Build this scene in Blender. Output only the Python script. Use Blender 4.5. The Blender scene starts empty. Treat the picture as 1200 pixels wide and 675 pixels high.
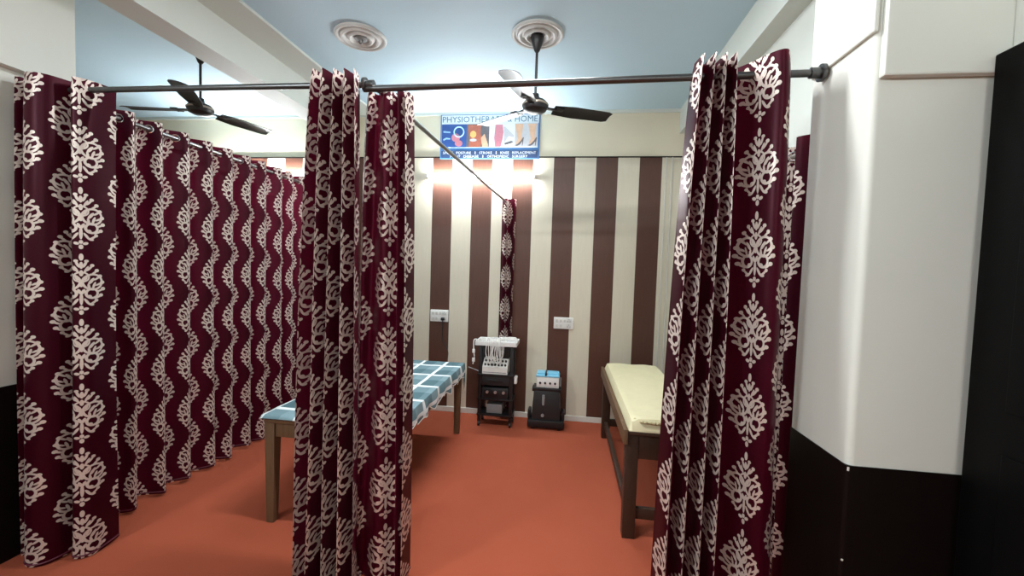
import bpy, bmesh, math, random
from mathutils import Vector, Matrix
random.seed(7)
PI = math.pi
S = bpy.context.scene
COL = S.collection

# ------------------------------------------------------------------ materials
def nodes_of(name):
    m = bpy.data.materials.new(name); m.use_nodes = True
    nt = m.node_tree; b = nt.nodes['Principled BSDF']
    return m, nt, b
def N(nt, t, **kw):
    n = nt.nodes.new(t)
    for k, v in kw.items(): setattr(n, k, v)
    return n
def mth(nt, op, a, b=None, c=None):
    n = N(nt, 'ShaderNodeMath', operation=op)
    for i, x in enumerate((a, b, c)):
        if x is None: continue
        if isinstance(x, (int, float)): n.inputs[i].default_value = x
        else: nt.links.new(x, n.inputs[i])
    return n.outputs[0]
def mixc(nt, f, a, b):
    n = N(nt, 'ShaderNodeMix', data_type='RGBA')
    for s, x in ((0, f), (6, a), (7, b)):
        if isinstance(x, (int, float)): n.inputs[s].default_value = x
        elif isinstance(x, tuple): n.inputs[s].default_value = (*x, 1)
        else: nt.links.new(x, n.inputs[s])
    return n.outputs[2]
def mat(name, col, rough=.5, metal=0, var=.08, scale=30, bump=0, spec=.5, stretch=None):
    """plain surface with a little procedural unevenness"""
    m, nt, b = nodes_of(name)
    tc = N(nt, 'ShaderNodeTexCoord'); nz = N(nt, 'ShaderNodeTexNoise'); nz.inputs['Scale'].default_value = scale
    nz.inputs['Detail'].default_value = 3
    src = tc.outputs['Object']
    if stretch:
        mp = N(nt, 'ShaderNodeMapping'); mp.inputs['Scale'].default_value = stretch
        nt.links.new(src, mp.inputs['Vector']); src = mp.outputs[0]
    nt.links.new(src, nz.inputs['Vector'])
    d = tuple(max(0, c * (1 - var)) for c in col); l = tuple(min(1, c * (1 + var)) for c in col)
    nt.links.new(mixc(nt, nz.outputs['Fac'], d, l), b.inputs['Base Color'])
    b.inputs['Roughness'].default_value = rough; b.inputs['Metallic'].default_value = metal
    b.inputs['Specular IOR Level'].default_value = spec
    if bump:
        bp = N(nt, 'ShaderNodeBump'); bp.inputs['Strength'].default_value = bump; bp.inputs['Distance'].default_value = .004
        nt.links.new(nz.outputs['Fac'], bp.inputs['Height']); nt.links.new(bp.outputs[0], b.inputs['Normal'])
    return m
def emit(name, col, strength):
    m, nt, b = nodes_of(name)
    b.inputs['Base Color'].default_value = (.9, .9, .9, 1)
    b.inputs['Emission Color'].default_value = (*col, 1); b.inputs['Emission Strength'].default_value = strength
    return m

def damask():
    m, nt, b = nodes_of('maroon_damask_satin')
    uv = N(nt, 'ShaderNodeUVMap'); uv.uv_map = 'UVMap'
    sp = N(nt, 'ShaderNodeSeparateXYZ'); nt.links.new(uv.outputs[0], sp.inputs[0])
    p, V = .19, .305
    q = mth(nt, 'DIVIDE', sp.outputs[0], p); idx = mth(nt, 'FLOOR', q)
    x = mth(nt, 'MULTIPLY', mth(nt, 'ABSOLUTE', mth(nt, 'SUBTRACT', mth(nt, 'SUBTRACT', q, idx), .5)), p * 9.3)
    par = mth(nt, 'MODULO', mth(nt, 'ADD', idx, 100), 2.0)
    y = mth(nt, 'ADD', mth(nt, 'DIVIDE', sp.outputs[1], V), mth(nt, 'MULTIPLY', par, .5))
    y = mth(nt, 'MULTIPLY', mth(nt, 'SUBTRACT', mth(nt, 'FRACT', y), .5), V * 9.3)
    cb = N(nt, 'ShaderNodeCombineXYZ'); nt.links.new(x, cb.inputs[0]); nt.links.new(y, cb.inputs[1])
    P = cb.outputs[0]
    def ell(cx, cy, a, bb, ang):
        mp = N(nt, 'ShaderNodeMapping', vector_type='TEXTURE')
        mp.inputs['Location'].default_value = (cx, cy, 0); mp.inputs['Rotation'].default_value = (0, 0, math.radians(ang))
        mp.inputs['Scale'].default_value = (a, bb, 1); nt.links.new(P, mp.inputs['Vector'])
        ln = N(nt, 'ShaderNodeVectorMath', operation='LENGTH'); nt.links.new(mp.outputs[0], ln.inputs[0])
        return ln.outputs['Value']
    E = [(0, 1.20, .15, .065, 90), (0, .84, .15, .055, 90), (0, .50, .13, .06, 90), (0, .04, .14, .065, 90), (0, -.62, .26, .05, 90),
         (0, -1.20, .10, .065, 90), (.13, -1.05, .085, .06, 20), (0, -.99, .08, .06, 90), (.30, -.86, .10, .06, -15),
         (.14, .66, .17, .042, 66), (.16, -.74, .17, .045, -60), (.30, .16, .17, .06, 55), (.40, -.02, .15, .05, 70), (.22, -.08, .13, .045, 100), (.235, -.52, .085, .075, 0), (.13, .30, .12, .045, 75), (.05, -.30, .12, .05, 70)]
    for hx, hy, r in ((.15, 1.03, .075), (.33, .84, .085), (.50, .62, .09), (.62, .37, .095), (.71, .10, .095), (.74, -.19, .095), (.66, -.47, .09), (.48, -.69, .08)):
        tx, ty = hx * .42, hy - .20 - .05 * (hy > .3)
        L = math.hypot(hx - tx, hy - ty); k = .21 / L
        E.append((hx, hy, r * .92, r * .80, 0))
        E.append((hx - (hx - tx) * k * .62, hy - (hy - ty) * k * .62 - .015, .155, .043, math.degrees(math.atan2(hy - ty, hx - tx))))
    best = None
    for e in E:
        v = ell(*e); best = v if best is None else mth(nt, 'MINIMUM', best, v)
    for cx, cy, r, w in ((.36, .12, .33, .042), (.33, -.38, .20, .046), (.02, .33, .20, .030)):
        v = mth(nt, 'MULTIPLY', mth(nt, 'ABSOLUTE', mth(nt, 'SUBTRACT', ell(cx, cy, r, r, 0), 1.0)), r / w)
        best = mth(nt, 'MINIMUM', best, v)
    mask = mth(nt, 'LESS_THAN', best, 1.0)
    nz = N(nt, 'ShaderNodeTexNoise'); nz.inputs['Scale'].default_value = 260; nt.links.new(uv.outputs[0], nz.inputs['Vector'])
    base = mixc(nt, nz.outputs['Fac'], (.025, .0008, .005), (.037, .0013, .008))
    thread = mixc(nt, nz.outputs['Fac'], (.58, .48, .43), (.74, .64, .57))
    nt.links.new(mixc(nt, mask, base, thread), b.inputs['Base Color'])
    nt.links.new(mth(nt, 'MULTIPLY_ADD', mask, .03, .40), b.inputs['Roughness'])
    nt.links.new(mth(nt, 'MULTIPLY_ADD', mask, .30, .16), b.inputs['Specular IOR Level'])
    b.inputs['Metallic'].default_value = .35; b.inputs['Sheen Weight'].default_value = 0; b.inputs['Sheen Roughness'].default_value = .4
    b.inputs['Sheen Tint'].default_value = (.9, .6, .75, 1)
    tr = N(nt, 'ShaderNodeBsdfTranslucent')
    nt.links.new(mixc(nt, mask, (.55, .02, .09), (.5, .36, .33)), tr.inputs['Color'])
    mx = N(nt, 'ShaderNodeMixShader'); mx.inputs[0].default_value = .08
    out = nt.nodes['Material Output']
    nt.links.new(b.outputs[0], mx.inputs[1]); nt.links.new(tr.outputs[0], mx.inputs[2]); nt.links.new(mx.outputs[0], out.inputs[0])
    return m

def stripes():
    m, nt, b = nodes_of('striped_wall_panels')
    tc = N(nt, 'ShaderNodeTexCoord'); sp = N(nt, 'ShaderNodeSeparateXYZ'); nt.links.new(tc.outputs['Object'], sp.inputs[0])
    w = .198
    q = mth(nt, 'DIVIDE', mth(nt, 'ADD', sp.outputs[0], 1.546 + 20 * w), w)
    par = mth(nt, 'MODULO', mth(nt, 'FLOOR', q), 2.0)           # 0 = cream, 1 = brown
    fr = mth(nt, 'FRACT', q)
    edge = mth(nt, 'LESS_THAN', mth(nt, 'MINIMUM', fr, mth(nt, 'SUBTRACT', 1.0, fr)), .012)
    nz = N(nt, 'ShaderNodeTexNoise'); nz.inputs['Scale'].default_value = 12
    mp = N(nt, 'ShaderNodeMapping'); mp.inputs['Scale'].default_value = (8, 1, .6)
    nt.links.new(tc.outputs['Object'], mp.inputs['Vector']); nt.links.new(mp.outputs[0], nz.inputs['Vector'])
    br = mixc(nt, nz.outputs['Fac'], (.075, .030, .019), (.095, .040, .026))
    cr = mixc(nt, nz.outputs['Fac'], (.60, .55, .43), (.66, .61, .49))
    c = mixc(nt, par, cr, br); c = mixc(nt, mth(nt, 'MULTIPLY', edge, .45), c, (.05, .03, .02))
    nt.links.new(c, b.inputs['Base Color']); b.inputs['Roughness'].default_value = .42
    b.inputs['Specular IOR Level'].default_value = .35
    return m

def carpet():
    m, nt, b = nodes_of('rust_red_carpet')
    tc = N(nt, 'ShaderNodeTexCoord')
    n1 = N(nt, 'ShaderNodeTexNoise'); n1.inputs['Scale'].default_value = 420; nt.links.new(tc.outputs['Object'], n1.inputs['Vector'])
    n2 = N(nt, 'ShaderNodeTexNoise'); n2.inputs['Scale'].default_value = 3.5; n2.inputs['Detail'].default_value = 5
    nt.links.new(tc.outputs['Object'], n2.inputs['Vector'])
    f = mth(nt, 'ADD', mth(nt, 'MULTIPLY', n1.outputs['Fac'], .65), mth(nt, 'MULTIPLY', n2.outputs['Fac'], .35))
    nt.links.new(mixc(nt, f, (.29, .061, .031), (.43, .104, .053)), b.inputs['Base Color'])
    b.inputs['Roughness'].default_value = .95; b.inputs['Specular IOR Level'].default_value = .1
    bp = N(nt, 'ShaderNodeBump'); bp.inputs['Strength'].default_value = .4; bp.inputs['Distance'].default_value = .004
    nt.links.new(n1.outputs['Fac'], bp.inputs['Height']); nt.links.new(bp.outputs[0], b.inputs['Normal'])
    return m

def plaid():
    m, nt, b = nodes_of('teal_white_plaid_cotton')
    uv = N(nt, 'ShaderNodeUVMap'); uv.uv_map = 'UVMap'
    sp = N(nt, 'ShaderNodeSeparateXYZ'); nt.links.new(uv.outputs[0], sp.inputs[0])
    fx = mth(nt, 'FRACT', mth(nt, 'DIVIDE', sp.outputs[0], .31)); fy = mth(nt, 'FRACT', mth(nt, 'DIVIDE', sp.outputs[1], .205))
    wx = mth(nt, 'LESS_THAN', fx, .12); wy = mth(nt, 'LESS_THAN', fy, .13)
    band = mth(nt, 'MULTIPLY', mth(nt, 'LESS_THAN', fx, .58), .55)
    band2 = mth(nt, 'MULTIPLY', mth(nt, 'LESS_THAN', fy, .6), .35)
    nz = N(nt, 'ShaderNodeTexNoise'); nz.inputs['Scale'].default_value = 90; nt.links.new(uv.outputs[0], nz.inputs['Vector'])
    c = mixc(nt, mth(nt, 'ADD', band, band2), (.20, .30, .33), (.035, .095, .115))
    c = mixc(nt, mth(nt, 'MULTIPLY', nz.outputs['Fac'], .35), c, (.14, .23, .26))
    c = mixc(nt, mth(nt, 'MAXIMUM', mth(nt, 'MULTIPLY', wx, .9), mth(nt, 'MULTIPLY', wy, .9)), c, (.80, .84, .84))
    nt.links.new(c, b.inputs['Base Color']); b.inputs['Roughness'].default_value = .75
    b.inputs['Specular IOR Level'].default_value = .25
    return m

M = dict(
    damask=damask(), stripes=stripes(), carpet=carpet(), plaid=plaid(),
    cream=mat('cream_wall_paint', (.68, .62, .47), .6, var=.03, scale=4),
    pier=mat('off_white_wall_paint', (.68, .69, .63), .6, var=.03, scale=4, bump=.05),
    ceil=mat('pale_blue_ceiling_paint', (.50, .67, .76), .7, var=.02, scale=3),
    beam=mat('beam_paint', (.60, .63, .58), .6, var=.03, scale=4),
    plaster=mat('plaster_moulding', (.60, .60, .58), .55, var=.05, scale=30),
    dado=mat('black_brown_dado_paint', (.0055, .003, .0025), .5, var=.2, scale=6, spec=.12),
    skirt=mat('white_skirting', (.62, .60, .54), .5, var=.06, scale=20),
    blackdoor=mat('black_door_paint', (.0025, .0025, .0025), .5, var=.2, scale=8, spec=.08),
    steel=mat('brushed_steel_tube', (.36, .35, .34), .28, 1, var=.15, scale=60),
    darksteel=mat('dark_steel_tube', (.10, .10, .10), .35, .9, var=.15, scale=60),
    ring=mat('bright_chrome', (.75, .75, .75), .15, 1, var=.05),
    fan=mat('black_fan_enamel', (.008, .007, .008), .40, var=.2, scale=20),
    fantrim=mat('fan_gold_trim', (.35, .30, .24), .35, .6, var=.1),
    wood=mat('dark_teak_wood', (.040, .019, .010), .5, var=.35, scale=14, stretch=(6, 6, .6)),
    tan=mat('tan_wood', (.12, .066, .032), .5, var=.3, scale=14, stretch=(6, 6, .6)),
    cover=mat('cream_mattress_cover', (.66, .60, .38), .7, var=.06, scale=18, bump=.15),
    coverseam=mat('ochre_gathered_edge', (.42, .36, .20), .8, var=.1, scale=40),
    white=mat('white_plastic', (.72, .71, .68), .35, var=.04),
    offwhite=mat('ivory_device_plastic', (.62, .61, .57), .4, var=.05),
    black=mat('black_plastic', (.005, .005, .006), .45, var=.2, scale=20),
    charcoal=mat('charcoal_plastic', (.010, .010, .011), .5, var=.2, scale=20),
    grey=mat('grey_plastic', (.22, .22, .22), .45, var=.1),
    silver=mat('silver_knob', (.55, .55, .55), .3, .8, var=.1),
    cyan=mat('light_blue_plastic', (.20, .52, .70), .4, var=.06),
    wire=mat('white_lead_insulation', (.68, .66, .62), .5, var=.08),
    cable=mat('black_cable', (.012, .012, .012), .5, var=.1),
    tube=emit('fluorescent_tube_glow', (.90, .96, 1), 215),
    beige=mat('beige_cloth', (.45, .36, .25), .8, var=.1, scale=30),
    towel=mat('brown_cloth', (.20, .09, .05), .85, var=.15, scale=30),
    vblue=mat('banner_blue_print', (.012, .06, .24), .5, var=.15),
    vsky=mat('banner_border_print', (.04, .14, .34), .5, var=.06),
    vwhite=mat('banner_white_print', (.62, .66, .68), .5, var=.03),
    vnavy=mat('banner_navy_print', (.012, .035, .10), .5, var=.1),
    vink=mat('banner_teal_lettering', (.03, .12, .20), .5, var=.05),
    vbone=mat('banner_xray_print', (.25, .45, .70), .5, var=.25, scale=60),
    vpink=mat('banner_pink_print', (.45, .16, .20), .5, var=.25, scale=60),
    vred=mat('banner_red_print', (.33, .09, .05), .5, var=.35, scale=50),
    vglow=mat('banner_orange_print', (.80, .40, .12), .5, var=.2, scale=60),
    vdark=mat('banner_dark_print', (.10, .09, .10), .5, var=.3, scale=60),
    vskin=mat('banner_skin_print', (.55, .34, .22), .5, var=.15, scale=40),
    vgrey=mat('banner_grey_print', (.42, .42, .44), .5, var=.1, scale=40),
)

# ------------------------------------------------------------------ mesh helpers
class MB:
    def __init__(s): s.bm = bmesh.new(); s.uv = None
    def box(s, c, d, bev=0, rot=None, taper=None):
        t = bmesh.new(); bmesh.ops.create_cube(t, size=1)
        for v in t.verts:
            k = 1.0
            if taper and v.co.z > 0: v.co.x *= taper[0]; v.co.y *= taper[1]
            v.co = Vector((v.co.x * d[0], v.co.y * d[1], v.co.z * d[2]))
        if bev: bmesh.ops.bevel(t, geom=t.edges[:], offset=bev, segments=2, profile=.6, affect='EDGES')
        mt = Matrix.Translation(c)
        if rot: mt = mt @ (Matrix.Rotation(rot[2], 4, 'Z') @ Matrix.Rotation(rot[1], 4, 'Y') @ Matrix.Rotation(rot[0], 4, 'X'))
        bmesh.ops.transform(t, matrix=mt, verts=t.verts); s._add(t); return s
    def span(s, a, b, bev=0):
        return s.box([(a[i] + b[i]) / 2 for i in range(3)], [abs(b[i] - a[i]) for i in range(3)], bev)
    def cyl(s, p0, p1, r0, r1=None, n=20):
        r1 = r0 if r1 is None else r1
        p0, p1 = Vector(p0), Vector(p1); d = p1 - p0
        t = bmesh.new(); bmesh.ops.create_cone(t, cap_ends=True, segments=n, radius1=r0, radius2=r1, depth=d.length)
        bmesh.ops.transform(t, matrix=Matrix.Translation((p0 + p1) / 2) @ d.to_track_quat('Z', 'Y').to_matrix().to_4x4(), verts=t.verts)
        s._add(t); return s
    def lathe(s, prof, c=(0, 0, 0), n=40):
        rings = []
        for r, z in prof:
            rings.append([s.bm.verts.new((c[0] + r * math.cos(2 * PI * i / n), c[1] + r * math.sin(2 * PI * i / n), c[2] + z)) for i in range(n)] if r > 1e-6 else [s.bm.verts.new((c[0], c[1], c[2] + z))])
        for a, b in zip(rings, rings[1:]):
            for i in range(n):
                j = (i + 1) % n
                if len(a) == 1 and len(b) == 1: continue
                if len(a) == 1: s.bm.faces.new((a[0], b[j], b[i]))
                elif len(b) == 1: s.bm.faces.new((a[i], a[j], b[0]))
                else: s.bm.faces.new((a[i], a[j], b[j], b[i]))
        return s
    def tube(s, pts, r, n=8):
        pts = [Vector(p) for p in pts]; rings = []
        for i, p in enumerate(pts):
            t = (pts[min(i + 1, len(pts) - 1)] - pts[max(i - 1, 0)]).normalized()
            q = t.to_track_quat('Z', 'Y').to_matrix()
            rings.append([s.bm.verts.new(p + q @ Vector((r * math.cos(2 * PI * k / n), r * math.sin(2 * PI * k / n), 0))) for k in range(n)])
        for a, b in zip(rings, rings[1:]):
            for k in range(n): s.bm.faces.new((a[k], a[(k + 1) % n], b[(k + 1) % n], b[k]))
        s.bm.faces.new(rings[0][::-1]); s.bm.faces.new(rings[-1]); return s
    def torus(s, c, axis, R, r, n=20, m=8):
        q = Vector(axis).to_track_quat('Z', 'Y').to_matrix(); g = []
        for i in range(n):
            a = 2 * PI * i / n
            g.append([s.bm.verts.new(Vector(c) + q @ Vector(((R + r * math.cos(2 * PI * k / m)) * math.cos(a), (R + r * math.cos(2 * PI * k / m)) * math.sin(a), r * math.sin(2 * PI * k / m)))) for k in range(m)])
        for i in range(n):
            for k in range(m): s.bm.faces.new((g[i][k], g[(i + 1) % n][k], g[(i + 1) % n][(k + 1) % m], g[i][(k + 1) % m]))
        return s
    def prism(s, poly, y0, y1):
        """poly: (x, z) outline extruded from y0 to y1"""
        a = [s.bm.verts.new((x, y0, z)) for x, z in poly]; b = [s.bm.verts.new((x, y1, z)) for x, z in poly]
        s.bm.faces.new(a); s.bm.faces.new(b[::-1])
        for i in range(len(a)): j = (i + 1) % len(a); s.bm.faces.new((a[j], a[i], b[i], b[j]))
        return s
    def grid(s, P, UV):
        """rows of points with matching uv (metres of cloth)"""
        if s.uv is None: s.uv = s.bm.loops.layers.uv.new('UVMap')
        vs = [[s.bm.verts.new(p) for p in row] for row in P]
        for i in range(len(P) - 1):
            for j in range(len(P[0]) - 1):
                f = s.bm.faces.new((vs[i][j], vs[i][j + 1], vs[i + 1][j + 1], vs[i + 1][j]))
                for l, (a, b) in zip(f.loops, ((i, j), (i, j + 1), (i + 1, j + 1), (i + 1, j))): l[s.uv].uv = UV[a][b]
        return s
    def _add(s, t):
        vm = {v: s.bm.verts.new(v.co) for v in t.verts}
        for f in t.faces: s.bm.faces.new([vm[v] for v in f.verts])
        t.free()
    def build(s, name, m, parent=None, smooth=True, recalc=True, label=None):
        if recalc: bmesh.ops.recalc_face_normals(s.bm, faces=s.bm.faces)
        me = bpy.data.meshes.new(name); s.bm.to_mesh(me); s.bm.free()
        if smooth:
            for f in me.polygons: f.use_smooth = True
            try: me.set_sharp_from_angle(angle=math.radians(38))
            except Exception: pass
        me.materials.append(m)
        o = bpy.data.objects.new(name, me); COL.objects.link(o)
        if parent: attach(o, parent)
        if label: o['label'] = label
        return o
def root_of(o):
    L = Vector(o.location); p = o.parent
    while p: L += p.location; p = p.parent
    return L
def attach(o, parent):
    # geometry is written in room coordinates; shift it under the thing's own origin
    off = root_of(parent)
    o.data.transform(Matrix.Translation(-off)); o.parent = parent
def thing(name, loc, label, cat, group=None):
    o = bpy.data.objects.new(name, None); COL.objects.link(o); o.location = loc; o.empty_display_size = .1
    tag(o, label, cat, group); return o
def tag(o, label, cat, group=None):
    o['label'] = label; o['category'] = cat
    if group: o['group'] = group
    return o
def struct(o): o['kind'] = 'structure'; return o
def copy_tree(o, parent=None):
    c = o.copy(); COL.objects.link(c)
    if parent: c.parent = parent
    for ch in list(o.children): copy_tree(ch, c)
    return c
def crom(P, sub):
    out = []
    for i in range(len(P) - 1):
        p0, p1, p2, p3 = P[max(i - 1, 0)], P[i], P[i + 1], P[min(i + 2, len(P) - 1)]
        for k in range(sub):
            t = k / sub
            out.append(tuple(.5 * (2 * b + (c - a) * t + (2 * a - 5 * b + 4 * c - d) * t * t + (3 * b - a - 3 * c + d) * t ** 3) for a, b, c, d in zip(p0, p1, p2, p3)))
    out.append(tuple(P[-1])); return out

# ------------------------------------------------------------------ the room
D, C, PT = 4.062, 2.957, 2.523           # back wall, ceiling, top of striped panels
XL, XR = -2.57, .915                     # left wall face, pier face
YF = -2.6
struct(MB().span((-5.6, YF, -.08), (1.5, D + .1, 0)).build('floor', M['carpet'], smooth=False))
struct(MB().span((-5.6, YF, C), (1.5, D + .1, C + .1)).build('ceiling', M['ceil'], smooth=False))
struct(MB().span((-5.6, D + .006, 0), (1.5, D + .11, C)).build('wall_back', M['cream'], smooth=False))
struct(MB().span((-5.6, D - .002, .05), (1.08, D + .006, PT)).build('trim_1', M['stripes'], smooth=False))
struct(MB().span((-5.6, D - .010, PT - .004), (1.08, D + .006, PT + .006)).build('shadow_strip', M['dado'], smooth=False))  # dark strip standing in for the thin shadow line along the panel tops
struct(MB().span((-5.6, D - .012, 0), (1.08, D + .006, .052), .003).build('baseboard_back', M['skirt'], smooth=False))
# thin pale corner strip between the last brown stripe and the dark corner panel
struct(MB().span((.862, D - .016, .05), (.872, D - .001, PT - .005)).span((.915, D - .02, .05), (.924, D - .001, PT - .005)).build('trim_3', M['skirt'], smooth=False))
# front-room left wall with its projecting upper band, and the return into the left bay
struct(MB().span((XL - .2, YF, 0), (XL, 1.88, 2.29)).build('wall_left', M['pier'], smooth=False))
struct(MB().span((XL - .2, YF, 2.29), (XL + .05, 1.88, C)).build('trim_4', M['pier'], smooth=False))
struct(MB().span((XL - .001, YF, 0), (XL + .006, 1.70, .83)).build('trim_5', M['dado'], smooth=False))
struct(MB().span((-5.7, 1.0, 0), (-5.6, D + .1, C)).build('wall_bay', M['cream'], smooth=False))
struct(MB().span((-5.6, 1.3, 0), (XL - .2, 1.4, C)).build('wall_partition', M['cream'], smooth=False))
struct(MB().span((XL - .2, YF - .1, 0), (1.5, YF, C)).build('wall_front', M['cream'], smooth=False))
# right pier: rounded front corner, upper bands, dado
def pier(x0, y0, y1, z0, z1, r, name, m, x1=1.262):
    poly = [(x1, y0)]
    for k in range(7):
        a = PI * 1.5 - k / 6 * PI / 2
        poly.append((x0 + r + r * math.cos(a), y0 + r + r * math.sin(a)))
    poly += [(x0, y1), (x1, y1)]
    mb = MB(); lo = [mb.bm.verts.new((x, y, z0)) for x, y in poly]; hi = [mb.bm.verts.new((x, y, z1)) for x, y in poly]
    mb.bm.faces.new(lo); mb.bm.faces.new(hi)
    for i in range(len(poly)): j = (i + 1) % len(poly); mb.bm.faces.new((lo[i], lo[j], hi[j], hi[i]))
    return struct(mb.build(name, m))
pier(XR, 1.455, 1.79, 0, C, .022, 'wall_pier', M['pier'])
struct(MB().span((XR + .012, 1.428, 2.07), (1.262, 1.456, C), .006).build('trim_6', M['pier'], smooth=False))
struct(MB().span((XR - .012, 1.45, 2.212), (XR + .002, 1.79, C), .006).build('trim_7', M['pier'], smooth=False))
pd_ = pier(XR - .004, 1.451, 1.79, 0, .855, .012, 'trim_8', M['dado'])
for z, h in ((.845, .012), (.545, .006), (.44, .05)):
    MB().box((XR + .002, 1.451, z), (.006, .006, h), .0015, rot=(0, .05, .7)).build('paint_chip', M['skirt'], pd_, label='white chip in the dark paint')
struct(MB().span((1.08, 1.79, 0), (1.2, D + .1, C)).build('wall_right', M['beam'], smooth=False))
# right wall of the front room with a black door
struct(MB().span((1.262, YF, 0), (1.4, 1.8, C)).build('wall_side', M['pier'], smooth=False))
dr = struct(MB().span((1.215, .55, 0), (1.262, 1.426, 2.118), .004).build('door_1', M['blackdoor'], smooth=False))
for z0, z1 in ((.16, .98), (1.10, 1.98)):
    MB().span((1.209, .66, z0), (1.216, 1.31, z1), .003).build('door_panel', M['blackdoor'], dr, smooth=False)
# beams
struct(MB().span((-2.36, 1.5, 2.715), (-2.175, D + .02, C + .01)).build('trim_9', M['beam'], smooth=False))
struct(MB().span((-2.175, 1.5, C - .018), (-1.93, D + .02, C + .01)).build('trim_10', M['beam'], smooth=False))
struct(MB().span((.972, 1.79, 2.737), (1.09, D + .02, C + .01)).build('trim_11', M['beam'], smooth=False))
struct(MB().span((-5.5, D - .01, C - .03), (1.08, D + .01, C + .005)).build('trim_12', M['beam'], smooth=False))

# ------------------------------------------------------------------ ceiling roses
def rose(x, y, label):
    t = thing('ceiling_rose', (x, y, C), label, 'ceiling rose', 'plaster roses on the ceiling')
    prof = [(.166, .002), (.166, -.010), (.158, -.018), (.148, -.016), (.140, -.006), (.132, -.006), (.126, -.018), (.114, -.022),
            (.104, -.018), (.098, -.008), (.088, -.008), (.082, -.020), (.070, -.026), (.058, -.020), (.052, -.010), (0, -.010)]
    MB().lathe(prof, (x, y, C), 64).build('moulding', M['plaster'], t)
    return t
r1 = rose(-.244, 2.754, 'round white plaster ceiling rose with the black fan hanging from it')
r2 = rose(-1.413, 2.701, 'round white plaster ceiling rose with no fan under it')
mb = MB().lathe([(.042, -.010), (.042, -.018), (.03, -.024), (0, -.024)], (-1.413, 2.701, C), 32)
mb.build('centre_boss', M['grey'], r2)
MB().torus((-1.413, 2.701, C - .032), (.3, 1, 0), .014, .003).build('hook', M['darksteel'], r2)

# ------------------------------------------------------------------ ceiling fans
def fan(x, y, zm, angs, label):
    t = thing('ceiling_fan', (x, y, C), label, 'fan', 'black ceiling fans')
    MB().lathe([(0, -.008), (.040, -.008), (.044, -.02), (.034, -.06), (.018, -.105), (.011, -.115), (0, -.115)], (x, y, C), 32).build('canopy', M['fan'], t)
    MB().cyl((x, y, C - .1), (x, y, zm + .05), .0085, n=14).build('downrod', M['fan'], t)
    mo = MB().lathe([(0, .075), (.022, .075), (.026, .05), (.036, .040), (.066, .030), (.082, .012), (.084, -.006), (.074, -.028), (.046, -.040), (0, -.043)], (x, y, zm), 40).build('motor', M['fan'], t)
    MB().lathe([(.085, .010), (.0875, .006), (.0875, -.001), (.085, -.004)], (x, y, zm), 40).build('trim_ring', M['fantrim'], mo)
    for a in angs:
        a = math.radians(a); rz = Matrix.Translation((x, y, zm)) @ Matrix.Rotation(a, 4, 'Z')
        mb = MB(); n = 14; up, lo = [], []
        for i in range(n + 1):
            s = i / n; r = .125 + s * .40
            w = .046 + .016 * min(1, s * 3); w *= 1 if s < .93 else 1 - (s - .93) * 3.2
            tw = math.radians(-13 + 5 * s)
            for e, L in ((.0022, up), (-.0022, lo)):
                row = []
                for k in range(7):
                    v = -1 + 2 * k / 6
                    row.append(mb.bm.verts.new(rz @ Vector((r, v * w * math.cos(tw), v * w * math.sin(tw) + e + .006 * (1 - v * v) - .012))))
                L.append(row)
        for L in (up, lo):
            for i in range(n):
                for k in range(6): mb.bm.faces.new((L[i][k], L[i][k + 1], L[i + 1][k + 1], L[i + 1][k]))
        for i in range(n):
            for k in (0, 6): mb.bm.faces.new((up[i][k], up[i + 1][k], lo[i + 1][k], lo[i][k]))
        for i in (0, n):
            for k in range(6): mb.bm.faces.new((up[i][k], up[i][k + 1], lo[i][k + 1], lo[i][k]))
        bl = mb.build('blade', M['fan'], t)
        m2 = MB().box((.115, 0, -.008), (.11, .036, .007), .002); m2.box((.165, 0, -.009), (.05, .075, .007), .002)
        for sy in (-.022, .022): m2.cyl((.17, sy, -.016), (.17, sy, -.002), .005, n=10)
        bmesh.ops.transform(m2.bm, matrix=rz, verts=m2.bm.verts)
        m2.build('blade_bracket', M['fan'], bl)
    return t
fan(-.244, 2.754, 2.505, (22, 142, 258), 'black three-blade ceiling fan in front of the physiotherapy banner')
fan(-2.652, 2.754, 2.524, (72, 189, 302), 'black three-blade ceiling fan above the left curtain wall')

# ------------------------------------------------------------------ curtain rods
def rod(pts, r, m, label, ends=()):
    t = thing('curtain_rod', pts[0], label, 'curtain rod', 'metal curtain rods')
    MB().cyl(pts[0], pts[1], r, n=18).build('pole', m, t)
    for p, ax in ends:
        p, ax = Vector(p), Vector(ax).normalized()
        MB().cyl(p, p + ax * .012, r * 2.3, n=24).cyl(p, p + ax * .045, r * 1.45, n=20).build('socket', m, t)
    return t
RY = 1.705
rod(((-2.47, RY, 2.2125), (-.86, RY, 2.203)), .0125, M['darksteel'], 'dark steel front rod from left pier to middle curtain', [((-.875, RY, 2.203), (1, 0, 0))])
rod(((-.875, RY, 2.186), (XR - .012, RY, 2.204)), .0135, M['darksteel'], 'long front rod from middle curtain to the right pier', [((XR - .012, RY, 2.204), (-1, 0, 0))])
rod(((-.82, RY + .03, 2.19), (-.592, D - .004, 2.082)), .0115, M['steel'], 'slim steel rod running back from middle curtain to striped wall', [((-.592, D - .004, 2.082), (.1, -1, .045))])
rod(((-2.42, RY + .0, 2.195), (-2.42, D - .004, 2.165)), .0115, M['steel'], 'slim steel rod carrying the row of left side curtains', [((-2.42, D - .004, 2.165), (0, -1, 0))])
rod(((1.0, 1.80, 2.0), (1.0, 3.2, 2.0)), .0105, M['steel'], 'short steel rod on the right wall behind the pier', [((1.0, 1.792, 2.0), (0, 1, 0))])

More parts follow.
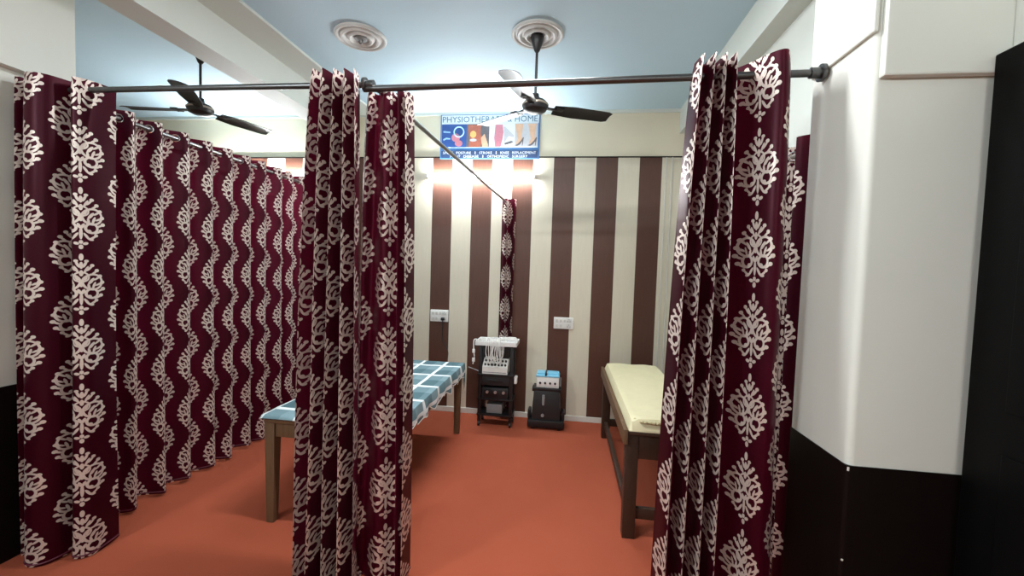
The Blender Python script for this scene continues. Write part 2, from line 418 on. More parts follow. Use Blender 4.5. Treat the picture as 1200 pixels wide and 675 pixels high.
# ------------------------------------------------------------------ curtains
def curtain(label, top, bot, zt, zb, u0=0, v0=0, eyes=None, sub=8, rows=44, sway=.006, seed=1, zslope=None, hang=.55, fold=None):
    rnd = random.Random(seed)
    ct, cb = crom(top, sub), crom(bot, sub); n = len(ct)
    us = [0]
    for a, b in zip(ct, ct[1:]): us.append(us[-1] + math.hypot(a[0] - b[0], a[1] - b[1]))
    if isinstance(fold, list): us = [fold[i // sub] + (fold[min(i // sub + 1, len(fold) - 1)] - fold[i // sub]) * (i % sub) / sub for i in range(n)]
    elif fold: us = [fold * i / sub for i in range(n)]
    c = ct[n // 2]; base = (c[0], c[1], zb)
    t = thing('curtain', base, label, 'curtain', 'maroon damask curtains')
    ph = [rnd.random() * 6.28 for _ in range(4)]
    P, UV = [], []
    for r in range(rows + 1):
        s = r / rows; e = s ** hang
        row, uvr = [], []
        for i in range(n):
            k = i / (n - 1)
            x = ct[i][0] + (cb[i][0] - ct[i][0]) * e; y = ct[i][1] + (cb[i][1] - ct[i][1]) * e
            w = sway * s
            x += w * math.sin(3.1 * s + 9 * k + ph[0]); y += w * 1.6 * math.sin(2.3 * s + 13 * k + ph[1])
            z0 = zt if not zslope else zt + zslope * k
            z = z0 + (zb - z0) * s + (.008 * math.sin(17 * k + ph[2]) * (s > .97))
            row.append((x, y, z)); uvr.append((u0 + us[i], v0 + z))
        P.append(row); UV.append(uvr)
    mb = MB(); mb.grid(P, UV); fab = mb.build('fabric', M['damask'], t, recalc=False)
    # stitched hem along the bottom edge
    hem = MB(); hp = [Vector(p) for p in P[-1]]
    hem.tube([p + Vector((0, 0, .012)) for p in hp[::2]], .004, 6)
    hem.build('hem', M['hemc'], fab)
    for (x, y, z, ax) in (eyes or []):
        MB().torus((x, y, z), ax, .020, .0045).build('eyelet', M['ring'], t)
    return t
M['hemc'] = mat('maroon_hem', (.085, .004, .018), .5, var=.1)

def wave(x0, y0, x1, y1, n, A, seed, jit=.2, start=1):
    """2n+1 control points of a pleat wave along (x0,y0)-(x1,y1)"""
    rnd = random.Random(seed); L = math.hypot(x1 - x0, y1 - y0); tx, ty = (x1 - x0) / L, (y1 - y0) / L; nx, ny = -ty, tx
    out = []
    for i in range(2 * n + 1):
        s = (i + (rnd.random() - .5) * jit * (0 < i < 2 * n)) / (2 * n); a = A * (1 + (rnd.random() - .5) * jit) * (start if i % 2 == 0 else -start)
        out.append((x0 + tx * L * s + nx * a, y0 + ty * L * s + ny * a))
    return out
# row of side curtains on the left rod
XS = -2.42
side = [(1.80, 2.46, 4, 'maroon damask curtain on left rod, panel nearest the corner', 11),
        (2.47, 3.14, 4, 'maroon damask curtain, middle panel of the left row', 12),
        (3.15, 3.98, 5, 'maroon damask curtain at far end of left row by striped wall', 13)]
for y0, y1, n, lab, sd in side:
    w = wave(XS, y0, XS, y1, n, .047, sd, .25, 1)
    wb = [(x + (XS - x) * -.10, y + .004 * math.sin(y * 40)) for x, y in w]
    eyes = []
    for a, b in zip(w, w[1:]):
        yy = (a[1] + b[1]) / 2; zz = 2.195 - .030 * (yy - RY) / (D - RY)
        eyes.append((XS, yy, zz, (b[0] - a[0], b[1] - a[1], 0) and (-(b[1] - a[1]), b[0] - a[0], 0)))
    zt = 2.240 - .030 * (y0 - RY) / (D - RY)
    curtain(lab, w, wb, zt, .025, u0=.095, v0=sd * .04, fold=.19, eyes=eyes, seed=sd, zslope=-.030 * (y1 - y0) / (D - RY))
# bunched curtain in the left corner on the front rod
w = [(-2.535, 1.74), (-2.505, 1.63), (-2.468, 1.78), (-2.440, 1.64), (-2.40, 1.60), (-2.335, 1.63), (-2.29, 1.76), (-2.25, 1.66), (-2.205, 1.69), (-2.185, 1.80)]
wb = [(-2.555, 1.74), (-2.53, 1.63), (-2.495, 1.78), (-2.465, 1.63), (-2.42, 1.585), (-2.345, 1.62), (-2.31, 1.77), (-2.275, 1.66), (-2.225, 1.71), (-2.235, 1.83)]
curtain('maroon damask curtain bunched in the left corner beside the pier', w, wb, 2.252, .012, u0=.02, v0=.06, seed=3, sub=12)
# middle curtain on the front rod
w = wave(-1.052, 1.668, -.880, 1.668, 4, .046, 21, .25, -1)
wb = wave(-1.135, 1.685, -.862, 1.685, 4, .056, 21, .25, -1)
curtain('tightly bunched maroon damask curtain in the middle of the front rods', w, wb, 2.238, .012, u0=.095, v0=.05, fold=.095, seed=5)
# divider curtain gathered at the near end of the rod running back
w = [(-.905, 1.80), (-.872, 1.755), (-.855, 1.80), (-.80, 1.745), (-.762, 1.79), (-.742, 1.74), (-.722, 1.79), (-.712, 1.745), (-.702, 1.82)]
wb = [(-.955, 1.82), (-.915, 1.755), (-.875, 1.79), (-.79, 1.735), (-.735, 1.78), (-.712, 1.73), (-.692, 1.79), (-.682, 1.74), (-.675, 1.84)]
curtain('maroon damask curtain gathered at near end of the rod running back', w, wb, 2.200, .012, u0=.07, v0=.16, seed=6, sub=10)
# the same divider's far bunch by the wall
w = wave(-.635, 3.985, -.50, 4.005, 2, .024, 31, .2, 1)
curtain('narrow maroon damask curtain bunched against striped wall behind the trolley', w, [(x + .012 * math.sin(i), y) for i, (x, y) in enumerate(w)], 2.115, .03, seed=8, sub=6)
# right front curtain: tight pleats and one wide open fold
w = [(.448, 1.70), (.462, 1.62), (.482, 1.714), (.500, 1.615), (.520, 1.716), (.538, 1.62), (.556, 1.715), (.572, 1.62), (.592, 1.755),
     (.640, 1.715), (.700, 1.625), (.740, 1.615), (.775, 1.69), (.792, 1.78), (.800, 1.85)]
wb = [(.385, 1.74), (.412, 1.64), (.445, 1.75), (.475, 1.64), (.510, 1.75), (.542, 1.65), (.575, 1.75), (.605, 1.66), (.640, 1.77),
      (.695, 1.725), (.755, 1.65), (.800, 1.665), (.832, 1.72), (.848, 1.80), (.858, 1.86)]
FR = [.095 * i for i in range(8)] + [.738, .80, .925, .985, 1.06, 1.15, 1.22]
curtain('maroon damask curtain with a wide open fold beside right pier', w, wb, 2.248, .012, u0=0, v0=.1285, fold=FR, seed=9, sub=10)
# curtain on the right wall rod, seen behind the right pier
w = wave(1.0, 1.86, 1.0, 2.75, 5, .055, 41, .2, -1)
curtain('maroon damask curtain on right wall behind the pier', w, w, 2.045, .03, u0=.1, seed=10,
        eyes=[(1.0, (a[1] + b[1]) / 2, 2.0, (-(b[1] - a[1]), b[0] - a[0], 0)) for a, b in zip(w, w[1:])])

# ------------------------------------------------------------------ tube lights
def tube_light(x0, x1, y, z, label):
    t = thing('tube_light', ((x0 + x1) / 2, D, z), label, 'light', 'fluorescent tubes on the back wall')
    MB().span((x0 - .01, D - .022, z - .018), (x1 + .01, D - .002, z + .018), .004).build('batten', M['white'], t)
    for x in (x0, x1): MB().box((x, y, z), (.022, .045, .040), .006).cyl((x, y + .02, z), (x, D - .004, z), .012, n=12).build('tube_holder', M['white'], t)
    MB().cyl((x0 + .011, y - .004, z), (x1 - .011, y - .004, z), .0135, n=20).build('tube', M['tube'], t)
tube_light(-1.387, -.337, D - .05, 2.335, 'glowing fluorescent tube on striped wall under the banner')
tube_light(-3.75, -2.66, D - .05, 2.349, 'glowing fluorescent tube beyond the left row of curtains')
def lamp(loc, aim, sx, sy, e, col):
    l = bpy.data.lights.new('unseen_tube_lamp', 'AREA'); l.shape = 'RECTANGLE'; l.size = sx; l.size_y = sy; l.energy = e; l.color = col
    o = bpy.data.objects.new('unseen_tube_lamp', l); COL.objects.link(o); o.location = loc
    o.rotation_euler = (Vector(aim) - Vector(loc)).to_track_quat('-Z', 'Y').to_euler()
lamp((.2, -2.5, 2.88), (.1, 4, 1.2), 1.1, .05, 26, (.96, .98, 1))
lamp((-2.50, -.35, 2.50), (1.0, .2, 1.5), 1.1, .05, 95, (.90, .97, 1))
lamp((-.38, 1.82, 2.935), (-.38, 1.84, 0), .9, .05, 42, (.96, .98, 1))  # lamp added above the rods, out of view, to brighten pier and bay floor

# ------------------------------------------------------------------ banner
bx0, bx1, bz0, bz1 = -1.278, -.305, 2.505, 2.932
by = D - .012
ban = thing('banner_sign', ((bx0 + bx1) / 2, D, bz0), 'blue and white physiotherapy banner high on the back wall', 'sign')
MB().span((bx0, by, bz0), (bx1, by + .016, bz1), .002).build('backing_board', M['vsky'], ban)
def flat(name, x0, z0, x1, z1, m, lift, parent=ban): return MB().span((bx0 + x0, by - lift, bz0 + z0), (bx0 + x1, by - lift + .003, bz0 + z1)).build(name, m, parent, smooth=False)
def shape(name, pts, m, lift, parent): return MB().prism([(bx0 + x, bz0 + z) for x, z in pts], by - lift, by - lift + .002).build(name, m, parent, smooth=False)
def blob(name, cx, cz, rx, rz, m, lift, parent): return shape(name, [(cx + rx * math.cos(k * PI / 12), cz + rz * math.sin(k * PI / 12)) for k in range(24)], m, lift, parent)
def txt(s, cx, cz, w, h, m, lift, name='lettering', parent=ban, bold=.0):
    cu = bpy.data.curves.new('t', 'FONT'); cu.body = s; cu.size = 1; cu.offset = bold; cu.extrude = 0; cu.resolution_u = 2
    ob = bpy.data.objects.new('t', cu); COL.objects.link(ob)
    bpy.context.view_layer.update()
    me = bpy.data.meshes.new_from_object(ob.evaluated_get(bpy.context.evaluated_depsgraph_get()))
    bpy.data.objects.remove(ob); bpy.data.curves.remove(cu)
    xs = [v.co.x for v in me.vertices]; ys = [v.co.y for v in me.vertices]
    sx, sy = w / (max(xs) - min(xs)), h / (max(ys) - min(ys)); mx, my = (max(xs) + min(xs)) / 2, (max(ys) + min(ys)) / 2
    for v in me.vertices: v.co = Vector((bx0 + cx + (v.co.x - mx) * sx, by - lift, bz0 + cz + (v.co.y - my) * sy))
    me.name = name; me.materials.append(m)
    o = bpy.data.objects.new(name, me); COL.objects.link(o); attach(o, parent); return o
W_, H_ = bx1 - bx0, bz1 - bz0
hb = flat('header_band', .012, H_ - .090, W_ - .012, H_ - .008, M['vwhite'], .003)
for q, f0, f1 in (('PHYSIOTHERAPY', .022, .655), ('&', .680, .722), ('HOME', .752, .975)):
    txt(q, W_ * (f0 + f1) / 2, H_ - .049, W_ * (f1 - f0), .056, M['vink'], .0045, bold=0)
flat('picture_strip', .012, .110, W_ - .018, H_ - .090, M['vwhite'], .0025)
pa = flat('joint_picture', .014, .112, .262, H_ - .094, M['vblue'], .0035)
shape('bone', [(.03, .27), (.10, .262), (.10, .25), (.03, .254)], M['vbone'], .005, pa)
shape('bone', [(.03, .19), (.06, .205), (.10, .20), (.10, .188), (.06, .19), (.035, .175)], M['vbone'], .005, pa)
MB().torus((bx0 + .185, by - .0035, bz0 + .26), (0, 1, 0), .048, .006).build('bone', M['vbone'], pa)
blob('joint', .155, .205, .042, .040, M['vpink'], .0055, pa); blob('joint', .185, .150, .038, .030, M['vpink'], .0057, pa)
pb = flat('knee_picture', .262, .112, .485, H_ - .094, M['vdark'], .0035)
shape('leg_print', [(.275, .325), (.405, .325), (.40, .25), (.42, .18), (.40, .115), (.285, .115), (.295, .19), (.28, .26)], M['vred'], .005, pb)
shape('leg_print', [(.405, .20), (.44, .24), (.475, .14), (.475, .115), (.42, .115)], M['vskin'], .0052, pb)
blob('glow_spot', .328, .235, .030, .034, M['vglow'], .0056, pb); blob('glow_spot', .330, .180, .034, .014, M['vgrey'], .0056, pb)
pc = flat('thigh_picture', .490, .112, .730, H_ - .094, M['vwhite'], .0035)
shape('leg_print', [(.545, .325), (.615, .325), (.625, .25), (.615, .18), (.60, .115), (.545, .115), (.535, .20)], M['vpink'], .005, pc)
shape('leg_print', [(.622, .31), (.645, .30), (.725, .225), (.725, .205), (.675, .215), (.645, .17), (.63, .15), (.63, .24)], M['vgrey'], .0051, pc)
shape('leg_print', [(.635, .15), (.70, .17), (.725, .162), (.70, .148), (.64, .132)], M['vdark'], .0053, pc)
pd = flat('heels_picture', .735, .112, W_ - .020, H_ - .094, M['vgrey'], .0035)
for dx, mm in ((0, M['vgrey']), (.125, M['vskin'])):
    shape('leg_print', [(.735 + dx, .330), (.815 + dx, .330), (.800 + dx, .22), (.812 + dx, .17), (.80 + dx, .15), (.76 + dx, .135), (.745 + dx, .145), (.765 + dx, .19)], M['vskin'] if dx else M['vbeige'] if 'vbeige' in M else M['vskin'], .005, pd)
    shape('shoe_print', [(.735 + dx, .128), (.765 + dx, .142), (.795 + dx, .172), (.815 + dx, .205), (.822 + dx, .20), (.812 + dx, .125), (.806 + dx, .125), (.808 + dx, .165), (.785 + dx, .135), (.76 + dx, .122)], M['vdark'], .0055, pd)
lb = flat('text_band', .012, .008, W_ - .012, .078, M['vnavy'], .003)
def line(parts, cz, h, x0, x1):
    tot = sum(len(q) + 1.5 for q in parts) - 1.5; x = x0; k = (x1 - x0) / tot
    for q in parts:
        wd = len(q) * k * (.35 if q == '|' else 1)
        txt(q, x + len(q) * k / 2, cz, wd, h * (1.05 if q == '|' else 1), M['vwhite'], .0045, bold=0); x += (len(q) + 1.5) * k
line(['SPINE', 'POSTURE', '|', 'STROKE', '|', 'KNEE', 'REPLACEMENT'], .059, .024, .03, W_ - .03)
line(['JOINT', 'DISEASE', '|', 'ORTHOPEDIC', 'SURGERY'], .024, .024, .10, W_ - .11)

# ------------------------------------------------------------------ switch boards and cables
def board(x0, x1, z0, z1, label):
    t = thing('switch_board', ((x0 + x1) / 2, D, (z0 + z1) / 2), label, 'switch board', 'white switch boards on the striped wall')
    y = D - .002
    MB().span((x0, y - .024, z0), (x1, y, z1), .006).build('plate', M['white'], t)
    w, h = x1 - x0, z1 - z0
    for i in range(3):
        for j in range(2):
            if j == 0 and i == 2: continue
            cx = x0 + w * (.17 + .20 * i); cz = z0 + h * (.28 + .44 * j)
            MB().box((cx, y - .026, cz), (w * .12, .008, h * .28), .002, rot=(.12, 0, 0)).build('switch', M['offwhite'], t)
    for cz in (.27, .73):
        so = MB().box((x1 - w * .22, y - .0255, z0 + h * cz), (w * .26, .004, h * .36), .0015).build('socket', M['offwhite'], t)
        mb = MB()
        for dx, dz in ((0, .010), (-.010, -.006), (.010, -.006)): mb.cyl((x1 - w * .22 + dx, y - .0285, z0 + h * cz + dz), (x1 - w * .22 + dx, y - .026, z0 + h * cz + dz), .0035, n=10)
        mb.build('pin_hole', M['black'], so)
    return t
board(-1.335, -1.152, .905, 1.022, 'white switch board with black plug above the plaid-covered bed')
board(-.108, .078, .893, 1.003, 'white switch board with empty sockets right of the trolley')
def cable(pts, r, label, m, plug=None):
    t = thing('power_cable', pts[0], label, 'cable')
    MB().tube(crom(pts, 8), r).build('cord', m, t)
    if plug: MB().box(plug, (.034, .036, .030), .008).build('plug', M['black'], t)
cable([(-1.20, D - .05, .925), (-1.20, D - .04, .88), (-1.205, D - .03, .80), (-1.20, D - .03, .72), (-1.14, D - .05, .63), (-1.12, D - .12, .55), (-1.12, D - .2, .40)], .004,
      'black power cable hanging from switch board down behind the bed', M['cable'], (-1.20, D - .045, .936))
cable([(-.93, D - .03, .47), (-.86, D - .05, .455), (-.80, D - .08, .44), (-.765, D - .13, .43)], .005, 'grey cable running along the wall into the trolley', M['grey'])
hk = thing('wall_hook', (-1.609, D, .79), 'small white hook on striped wall left of the bed', 'hook')
MB().span((-1.62, D - .012, .76), (-1.60, D - .001, .87), .003).build('hook_plate', M['white'], hk)
MB().tube([(-1.61, D - .01, .775), (-1.60, D - .035, .765), (-1.575, D - .04, .78)], .005).build('hook_arm', M['darksteel'], hk)

# ------------------------------------------------------------------ left bed with plaid sheet
LX0, LX1, LY0, LY1, LZ = -1.615, -.875, 2.075, 3.57, .598
bed = thing('examination_bed', ((LX0 + LX1) / 2, (LY0 + LY1) / 2, 0), 'tan wooden examination bed covered with a teal plaid sheet', 'bed')
MB().span((LX0, LY0, LZ - .03), (LX1, LY1, LZ), .004).build('top_board', M['tan'], bed)
for x in (LX0 + .03, LX1 - .03):
    for y in (LY0 + .035, LY1 - .035):
        mb = MB().box((x, y, (LZ - .03) / 2), (.06, .06, LZ - .03), .004)
        for v in mb.bm.verts:
            if v.co.z < .1: v.co.x = x + (v.co.x - x) * .72; v.co.y = y + (v.co.y - y) * .72
        mb.build('leg', M['tan'], bed)
for x in (LX0 + .02, LX1 - .02): MB().span((x - .011, LY0 + .066, LZ - .12), (x + .011, LY1 - .066, LZ - .03), .003).build('apron', M['tan'], bed)
for y in (LY0 + .025, LY1 - .025): MB().span((LX0 + .061, y - .011, LZ - .11), (LX1 - .061, y + .011, LZ - .03), .003).build('apron', M['tan'], bed)
# sheet: flat on top, hanging over the right and the far edge
xs = [(LX0 - .012 + (LX1 + .014 - LX0 + .012) * i / 40) for i in range(41)]
ny = 70; P, UV = [], []
dl = 9
for j in range(ny + 1):
    y = LY0 - .014 + (LY1 + .016 - LY0 + .014) * j / ny
    row, uvr = [], []
    for i, x in enumerate(xs):
        z = LZ + .012 + .0016 * math.sin(x * 37 + y * 11) * math.sin(y * 29)
        if j == 0: z -= .014
        row.append((x, y, z)); uvr.append((y, x))
    L = .100 + .014 * math.sin(y * 21) + .012 * math.sin(y * 47 + 1)
    if y > LY1 - .06: L += .14 * (y - LY1 + .06) / .076
    for k in range(1, dl + 1):
        s = k / dl
        row.append((LX1 + .014 + .010 * math.sin(s * 2.4) + .010 * s * math.sin(y * 33), y, LZ + .012 - L * s)); uvr.append((y, LX1 + L * s))
    P.append(row); UV.append(uvr)
sh = thing('bed_sheet', ((LX0 + LX1) / 2, (LY0 + LY1) / 2, LZ), 'teal and white plaid sheet draped over the left bed', 'sheet')
mb = MB(); mb.grid(P, UV); shc = mb.build('cloth', M['plaid'], sh, recalc=False)
sm = shc.modifiers.new('thick', 'SOLIDIFY'); sm.thickness = .004; sm.offset = 0
mb = MB()
mb.tube([(a[-1][0], a[-1][1], a[-1][2]) for a in P], .005, 6); mb.build('fringe', M['wire'], sh)
cl = thing('folded_cloth', (-1.43, 3.47, LZ + .02), 'small folded beige and brown cloth at far end of the bed', 'cloth')
mb = MB().box((-1.36, 3.47, LZ + .036), (.10, .10, .034), .014).box((-1.365, 3.46, LZ + .064), (.08, .085, .022), .010); mb.build('beige_fold', M['beige'], cl)
MB().box((-1.43, 3.47, LZ + .034), (.055, .08, .030), .012).build('brown_fold', M['towel'], cl)

# ------------------------------------------------------------------ right bed with cream mattress
RX0, RX1, RY0, RY1, RZ = .345, .825, 2.285, 3.765, .600
bed = thing('examination_bed', ((RX0 + RX1) / 2, (RY0 + RY1) / 2, 0), 'dark wooden examination bed with a cream mattress', 'bed')
MB().span((RX0, RY0, RZ - .02), (RX1, RY1, RZ), .004).build('top_board', M['wood'], bed)
MB().span((RX0 - .012, RY0 - .01, RZ - .07), (RX0 + .012, RY1 + .01, RZ + .012), .003).build('side_rail', M['tan'], bed, label='light tan side rail')
MB().span((RX1 - .012, RY0 - .01, RZ - .07), (RX1 + .012, RY1 + .01, RZ + .012), .003).build('side_rail', M['tan'], bed, label='light tan side rail')
for x in (RX0 + .04, RX1 - .04):
    for y in (RY0 + .05, RY1 - .045):
        MB().box((x, y, (RZ - .02) / 2), (.068, .068, RZ - .02), .004).build('leg', M['wood'], bed)
    MB().span((x - .011, RY0 + .085, RZ - .13), (x + .011, RY1 - .08, RZ - .02), .003).build('apron', M['wood'], bed)
    MB().span((x - .014, RY0 + .085, .10), (x + .014, RY1 - .08, .15), .003).build('stretcher', M['wood'], bed)
for y in (RY0 + .03, RY1 - .03):
    MB().span((RX0 + .07, y - .008, RZ - .155), (RX1 - .07, y + .014, RZ - .02), .003).build('apron', M['wood'], bed)
    MB().span((RX0 + .074, y + (.005 if y < 3 else -.033), .105), (RX1 - .074, y + (.033 if y < 3 else -.005), .165), .003).build('stretcher', M['wood'], bed)
mt = thing('mattress', ((RX0 + RX1) / 2, (RY0 + RY1) / 2, RZ), 'thin cream mattress pad lying on the right wooden bed', 'mattress')
nx_, ny_ = 26, 60; top, bt = [], []
mb = MB()
for j in range(ny_ + 1):
    r1_, r2_ = [], []
    for i in range(nx_ + 1):
        a, b_ = i / nx_, j / ny_
        x = RX0 + .016 + (RX1 - .028 - RX0) * a; y = RY0 + .0 + (RY1 - RY0) * b_
        e = min(a, 1 - a) * (RX1 - RX0); f = min(b_, 1 - b_) * (RY1 - RY0)
        q = lambda d: 1 - (1 - min(d / .035, 1)) ** 2.4
        h = .050 * (q(e) * q(f)) ** .5 + .0025 * math.sin(x * 31 + y * 9) * math.sin(y * 13) + .010 * math.exp(-((b_ - .02) / .03) ** 2) * (a > .1)
        rr = .03                       # rounded corners
        r1_.append(mb.bm.verts.new((x, y, RZ + .006 + max(h, 0)))); r2_.append(mb.bm.verts.new((x, y, RZ + .001)))
    top.append(r1_); bt.append(r2_)
for G in (top, bt):
    for j in range(ny_):
        for i in range(nx_): mb.bm.faces.new((G[j][i], G[j][i + 1], G[j + 1][i + 1], G[j + 1][i]))
for j in range(ny_):
    for i in (0, nx_): mb.bm.faces.new((top[j][i], top[j + 1][i], bt[j + 1][i], bt[j][i]))
for i in range(nx_):
    for j in (0, ny_): mb.bm.faces.new((top[j][i], top[j][i + 1], bt[j][i + 1], bt[j][i]))
mb.build('pad', M['cover'], mt)
mb = MB(); n = 60
pts = []
for k in range(n + 1):
    s = k / n; x = RX0 + .05 + (RX1 - RX0 - .12) * s
    pts.append((x, RY0 + .055 - .05 * min(1, min(s, 1 - s) * 9) + .004 * math.sin(k * 1.9), RZ + .052 + .003 * math.sin(k * 2.3)))
mb.tube(pts, .0065, 6); mb.build('gathered_edge', M['coverseam'], mt)

# ------------------------------------------------------------------ equipment trolley
tx0, tx1, ty0, ty1 = -.775, -.445, 3.735, 3.935
tr = thing('equipment_trolley', ((tx0 + tx1) / 2, (ty0 + ty1) / 2, 0), 'black equipment trolley with white tray against the striped wall', 'trolley')
cxm, cym = (tx0 + tx1) / 2, (ty0 + ty1) / 2
mb = MB().span((tx0 - .025, ty0 - .03, .752), (tx1 + .025, ty1 + .01, .764), .004)
for a, b in (((tx0 - .025, ty0 - .03, .758), (tx1 + .025, ty0 - .018, .792)), ((tx0 - .025, ty1 - .002, .758), (tx1 + .025, ty1 + .01, .792)),
             ((tx0 - .025, ty0 - .03, .758), (tx0 - .013, ty1 + .01, .792)), ((tx1 + .013, ty0 - .03, .758), (tx1 + .025, ty1 + .01, .792))): mb.span(a, b, .003)
mb.build('tray', M['white'], tr, label='white rimmed top tray')
for x in (tx0 + .02, tx1 - .02):
    for y in (ty0 + .02, ty1 - .015): MB().span((x - .014, y - .014, .05), (x + .014, y + .014, .752), .003).build('post', M['black'], tr)
MB().span((tx0 + .035, ty1 - .012, .30), (tx1 - .035, ty1 - .002, .745)).build('back_panel', M['black'], tr)
for z in (.475, .245, .10): MB().span((tx0, ty0 - (.02 if z > .4 else 0), z), (tx1, ty1, z + .018), .004).build('shelf', M['black'], tr)
dw = MB().span((tx0 + .035, ty0 + .004, .385), (tx1 - .035, ty1 - .015, .470), .004).build('drawer', M['charcoal'], tr)
MB().span((tx0 + .10, ty0 - .006, .422), (tx1 - .10, ty0 + .005, .436), .002).build('handle', M['black'], dw)
for x in (tx0 + .02, tx1 - .02):
    for y in (ty0 + .02, ty1 - .02):
        c = MB().cyl((x, y, .030), (x, y, .055), .009, n=10).span((x - .012, y - .008, .028), (x + .012, y + .008, .050), .003).build('caster', M['darksteel'], tr)
        MB().cyl((x - .009, y, .022), (x + .009, y, .022), .022, n=18).build('wheel', M['charcoal'], c)
g = MB().span((tx1 + .004, ty0 + .03, .405), (tx1 + .03, ty0 + .10, .47), .004).build('side_pocket', M['white'], tr)
# white stimulator on the middle shelf
sx0, sx1 = tx0 + .045, tx1 - .055
st = thing('stimulator_unit', ((sx0 + sx1) / 2, cym, .494), 'white therapy device with rows of knobs on the trolley shelf', 'medical device')
poly = [(ty0 - .012, .494), (ty1 - .05, .494), (ty1 - .05, .62), (ty0 + .075, .62), (ty0 - .012, .555)]
mb = MB(); a = [mb.bm.verts.new((sx0, y, z)) for y, z in poly]; b = [mb.bm.verts.new((sx1, y, z)) for y, z in poly]
mb.bm.faces.new(a); mb.bm.faces.new(b)
for i in range(5): mb.bm.faces.new((a[i], a[(i + 1) % 5], b[(i + 1) % 5], b[i]))
mb.build('housing', M['offwhite'], st, smooth=False)
nrm = Vector((0, -.065, .087)).normalized()
for j in range(2):
    for i in range(7):
        p = Vector((sx0 + .022 + (sx1 - sx0 - .044) * i / 6, ty0 + .010 + .038 * j, .555 + (.022 + .038 * j) * .065 / .087))
        MB().cyl(p, p + nrm * .014, .010, .008, n=12).build('knob', M['charcoal'], st)
MB().span((sx0 + .01, ty0 - .0135, .505), (sx1 - .01, ty0 - .011, .512)).build('label_strip', M['grey'], st, smooth=False)
# dark unit behind/above: wooden-look monitor box under the tray
mo = thing('control_box', (tx1 - .09, ty1 - .04, .62), 'black control box with a square dial panel under the tray', 'medical device')
MB().span((sx0 + .10, ty1 - .125, .621), (sx1, ty1 - .052, .735), .004).build('case', M['charcoal'], mo)
MB().span((sx1 - .10, ty1 - .128, .645), (sx1 - .03, ty1 - .124, .715), .002).build('panel', M['black'], mo)
MB().cyl((sx1 - .065, ty1 - .140, .68), (sx1 - .065, ty1 - .127, .68), .018, n=18).build('dial', M['grey'], mo)
# low dark unit with silver knobs
lu = thing('current_unit', (cxm, cym, .263), 'low black electrotherapy unit with silver dials on lower shelf', 'medical device')
MB().span((tx0 + .045, ty0 + .006, .264), (tx1 - .045, ty1 - .03, .362), .006).build('case', M['charcoal'], lu)
MB().span((tx0 + .06, ty0 + .001, .285), (tx1 - .06, ty0 + .007, .345), .002).build('front_panel', M['black'], lu)
for i in range(3):
    x = tx0 + .095 + .075 * i
    MB().cyl((x, ty0 - .012, .325), (x, ty0 + .002, .325), .013, n=16).build('dial', M['silver'], lu)
gb = tag(MB().span((tx0 + .085, ty0 + .03, .119), (tx1 - .10, ty1 - .04, .205), .006).build('carton', M['grey']), 'small grey carton on the bottom shelf of trolley', 'box')
# white lead wires heaped on the tray and hanging in front
ld = thing('electrode_leads', (cxm, cym, .77), 'tangle of white electrode leads heaped on trolley tray and hanging down', 'cable')
rnd = random.Random(4)
for k in range(9):
    pts = []
    c0 = Vector((tx0 + .05 + rnd.random() * .24, cym + (rnd.random() - .5) * .10, .772))
    for i in range(9):
        a = i * .9 + k; rr = .028 + .03 * rnd.random()
        pts.append((min(max(c0.x + rr * 1.6 * math.cos(a), tx0), tx1), min(max(c0.y + rr * math.sin(a), ty0 - .005), ty1 - .01), .772 + .004 * k + .012 * rnd.random()))
    MB().tube(crom(pts, 5), .0045, 6).build('coiled_lead', M['wire'], ld)
for k in range(8):
    x = tx0 + .07 + .018 * k + rnd.random() * .01; L = .12 + .07 * rnd.random(); y = ty0 - .037 - .004 * (k % 2)
    pts = [(x, ty0 + .02, .80), (x, ty0 - .02, .802), (x + .004, y, .77), (x + .012 * math.sin(k), y - .004, .77 - L * .6), (x + .016, y - .006, .77 - L), (x + .04, y - .003, .77 - L * .8), (x + .045, y + .002, .785), (x + .04, ty0 + .0, .802)]
    MB().tube(crom(pts, 6), .0035, 6).build('hanging_lead', M['wire'], ld)
pts = [(tx0 - .0, ty0 - .02, .802), (tx0 - .034, ty0 - .03, .80), (tx0 - .036, ty0 - .03, .72), (tx0 - .028, ty0 - .03, .64), (tx0 - .04, ty0 - .03, .58)]
MB().tube(crom(pts, 6), .006, 6).build('hanging_lead', M['wire'], ld)
for z in (.70, .62): MB().box((tx0 - .034, ty0 - .034, z), (.026, .012, .036), .004).build('electrode_pad', M['white'], ld)

# ------------------------------------------------------------------ black case with a blue device on top
kx, ky = -.142, 3.86
cs = thing('equipment_case', (kx, ky, 0), 'black upright equipment case tapering upward, standing by the trolley', 'case')
MB().box((kx, ky, .215), (.27, .17, .285), .018, taper=(.86, .88)).build('body', M['charcoal'], cs)
MB().box((kx, ky, .368), (.255, .165, .026), .008).build('lid', M['black'], cs)
MB().box((kx, ky, .055), (.335, .205, .072), .016).build('base', M['black'], cs)
for s in (-1, 1):
    MB().box((kx + s * .155, ky, .125), (.028, .12, .075), .010).build('side_grip', M['black'], cs)
    MB().box((kx + s * .118, ky - .02, .362), (.03, .10, .04), .008).build('latch', M['black'], cs)
    for dy in (-.075, .075): MB().cyl((kx + s * .12 - .012, ky + dy, .019), (kx + s * .12 + .012, ky + dy, .019), .019, n=16).build('wheel', M['charcoal'], cs)
mb = MB()
for k in range(17):
    pass
mb.lathe([(0, 0), (.011, .002), (.014, .02), (.014, .075), (.011, .095), (0, .097)], (kx - .025, ky - .089, .225), 16)
mb.build('handle_inlay', M['grey'], cs, label='pale oval handle')
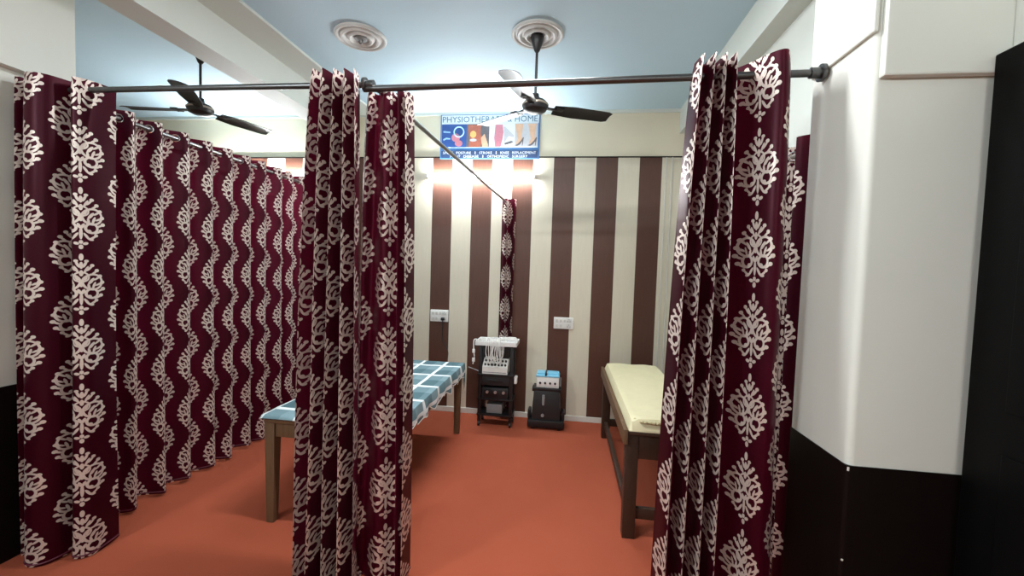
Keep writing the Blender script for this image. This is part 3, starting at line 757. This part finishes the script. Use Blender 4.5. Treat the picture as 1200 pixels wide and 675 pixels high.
MB().cyl((kx - .03, ky - .106, .135), (kx - .03, ky - .090, .135), .014, n=16).build('badge', M['grey'], cs)
us = thing('ultrasound_unit', (kx, ky, .381), 'light blue and white therapy device lying on the black case', 'medical device')
MB().box((kx + .006, ky, .430), (.205, .13, .098), .006).build('housing', M['offwhite'], us)
MB().box((kx + .006, ky, .487), (.213, .138, .018), .005).box((kx + .006, ky + .01, .503), (.20, .11, .02), .006).build('top_cover', M['cyan'], us, label='light blue top cover')
MB().box((kx + .006, ky - .0665, .432), (.185, .004, .07), .0015).build('front_panel', M['white'], us)
for i in range(4): MB().cyl((kx - .062 + .045 * i, ky - .076, .425), (kx - .062 + .045 * i, ky - .067, .425), .010, n=14).build('knob', M['charcoal'], us)
MB().box((kx - .012, ky, .503), (.016, .142, .028), .004).build('strap', M['black'], us)
MB().cyl((kx + .118, ky - .02, .39), (kx + .118, ky - .02, .47), .012, n=12).build('probe', M['grey'], us)

# ------------------------------------------------------------------ world, camera, view
w = bpy.data.worlds.new('room_air'); S.world = w; w.use_nodes = True
w.node_tree.nodes['Background'].inputs[0].default_value = (.02, .02, .022, 1)
f, yaw, pitch, roll = 492.85, .1286, -.045, .0322
R_ = Vector((math.cos(yaw), math.sin(yaw), 0)); F0 = Vector((-math.sin(yaw), math.cos(yaw), 0)); Zv = Vector((0, 0, 1))
F_ = F0 * math.cos(pitch) + Zv * math.sin(pitch); U_ = -F0 * math.sin(pitch) + Zv * math.cos(pitch)
rx = R_ * math.cos(roll) + U_ * math.sin(roll); ux = U_ * math.cos(roll) - R_ * math.sin(roll)
cam = bpy.data.cameras.new('camera'); cam.sensor_width = 36; cam.lens = f / 1200 * 36; cam.clip_start = .05
co = bpy.data.objects.new('camera', cam); COL.objects.link(co)
mw = Matrix((rx, ux, -F_)).transposed().to_4x4(); mw.translation = Vector((0, 0, 1.45)); co.matrix_world = mw
S.camera = co
S.view_settings.view_transform = 'Standard'; S.view_settings.look = 'None'; S.view_settings.gamma = 1
S.view_settings.exposure = .3; S.view_settings.use_curve_mapping = False
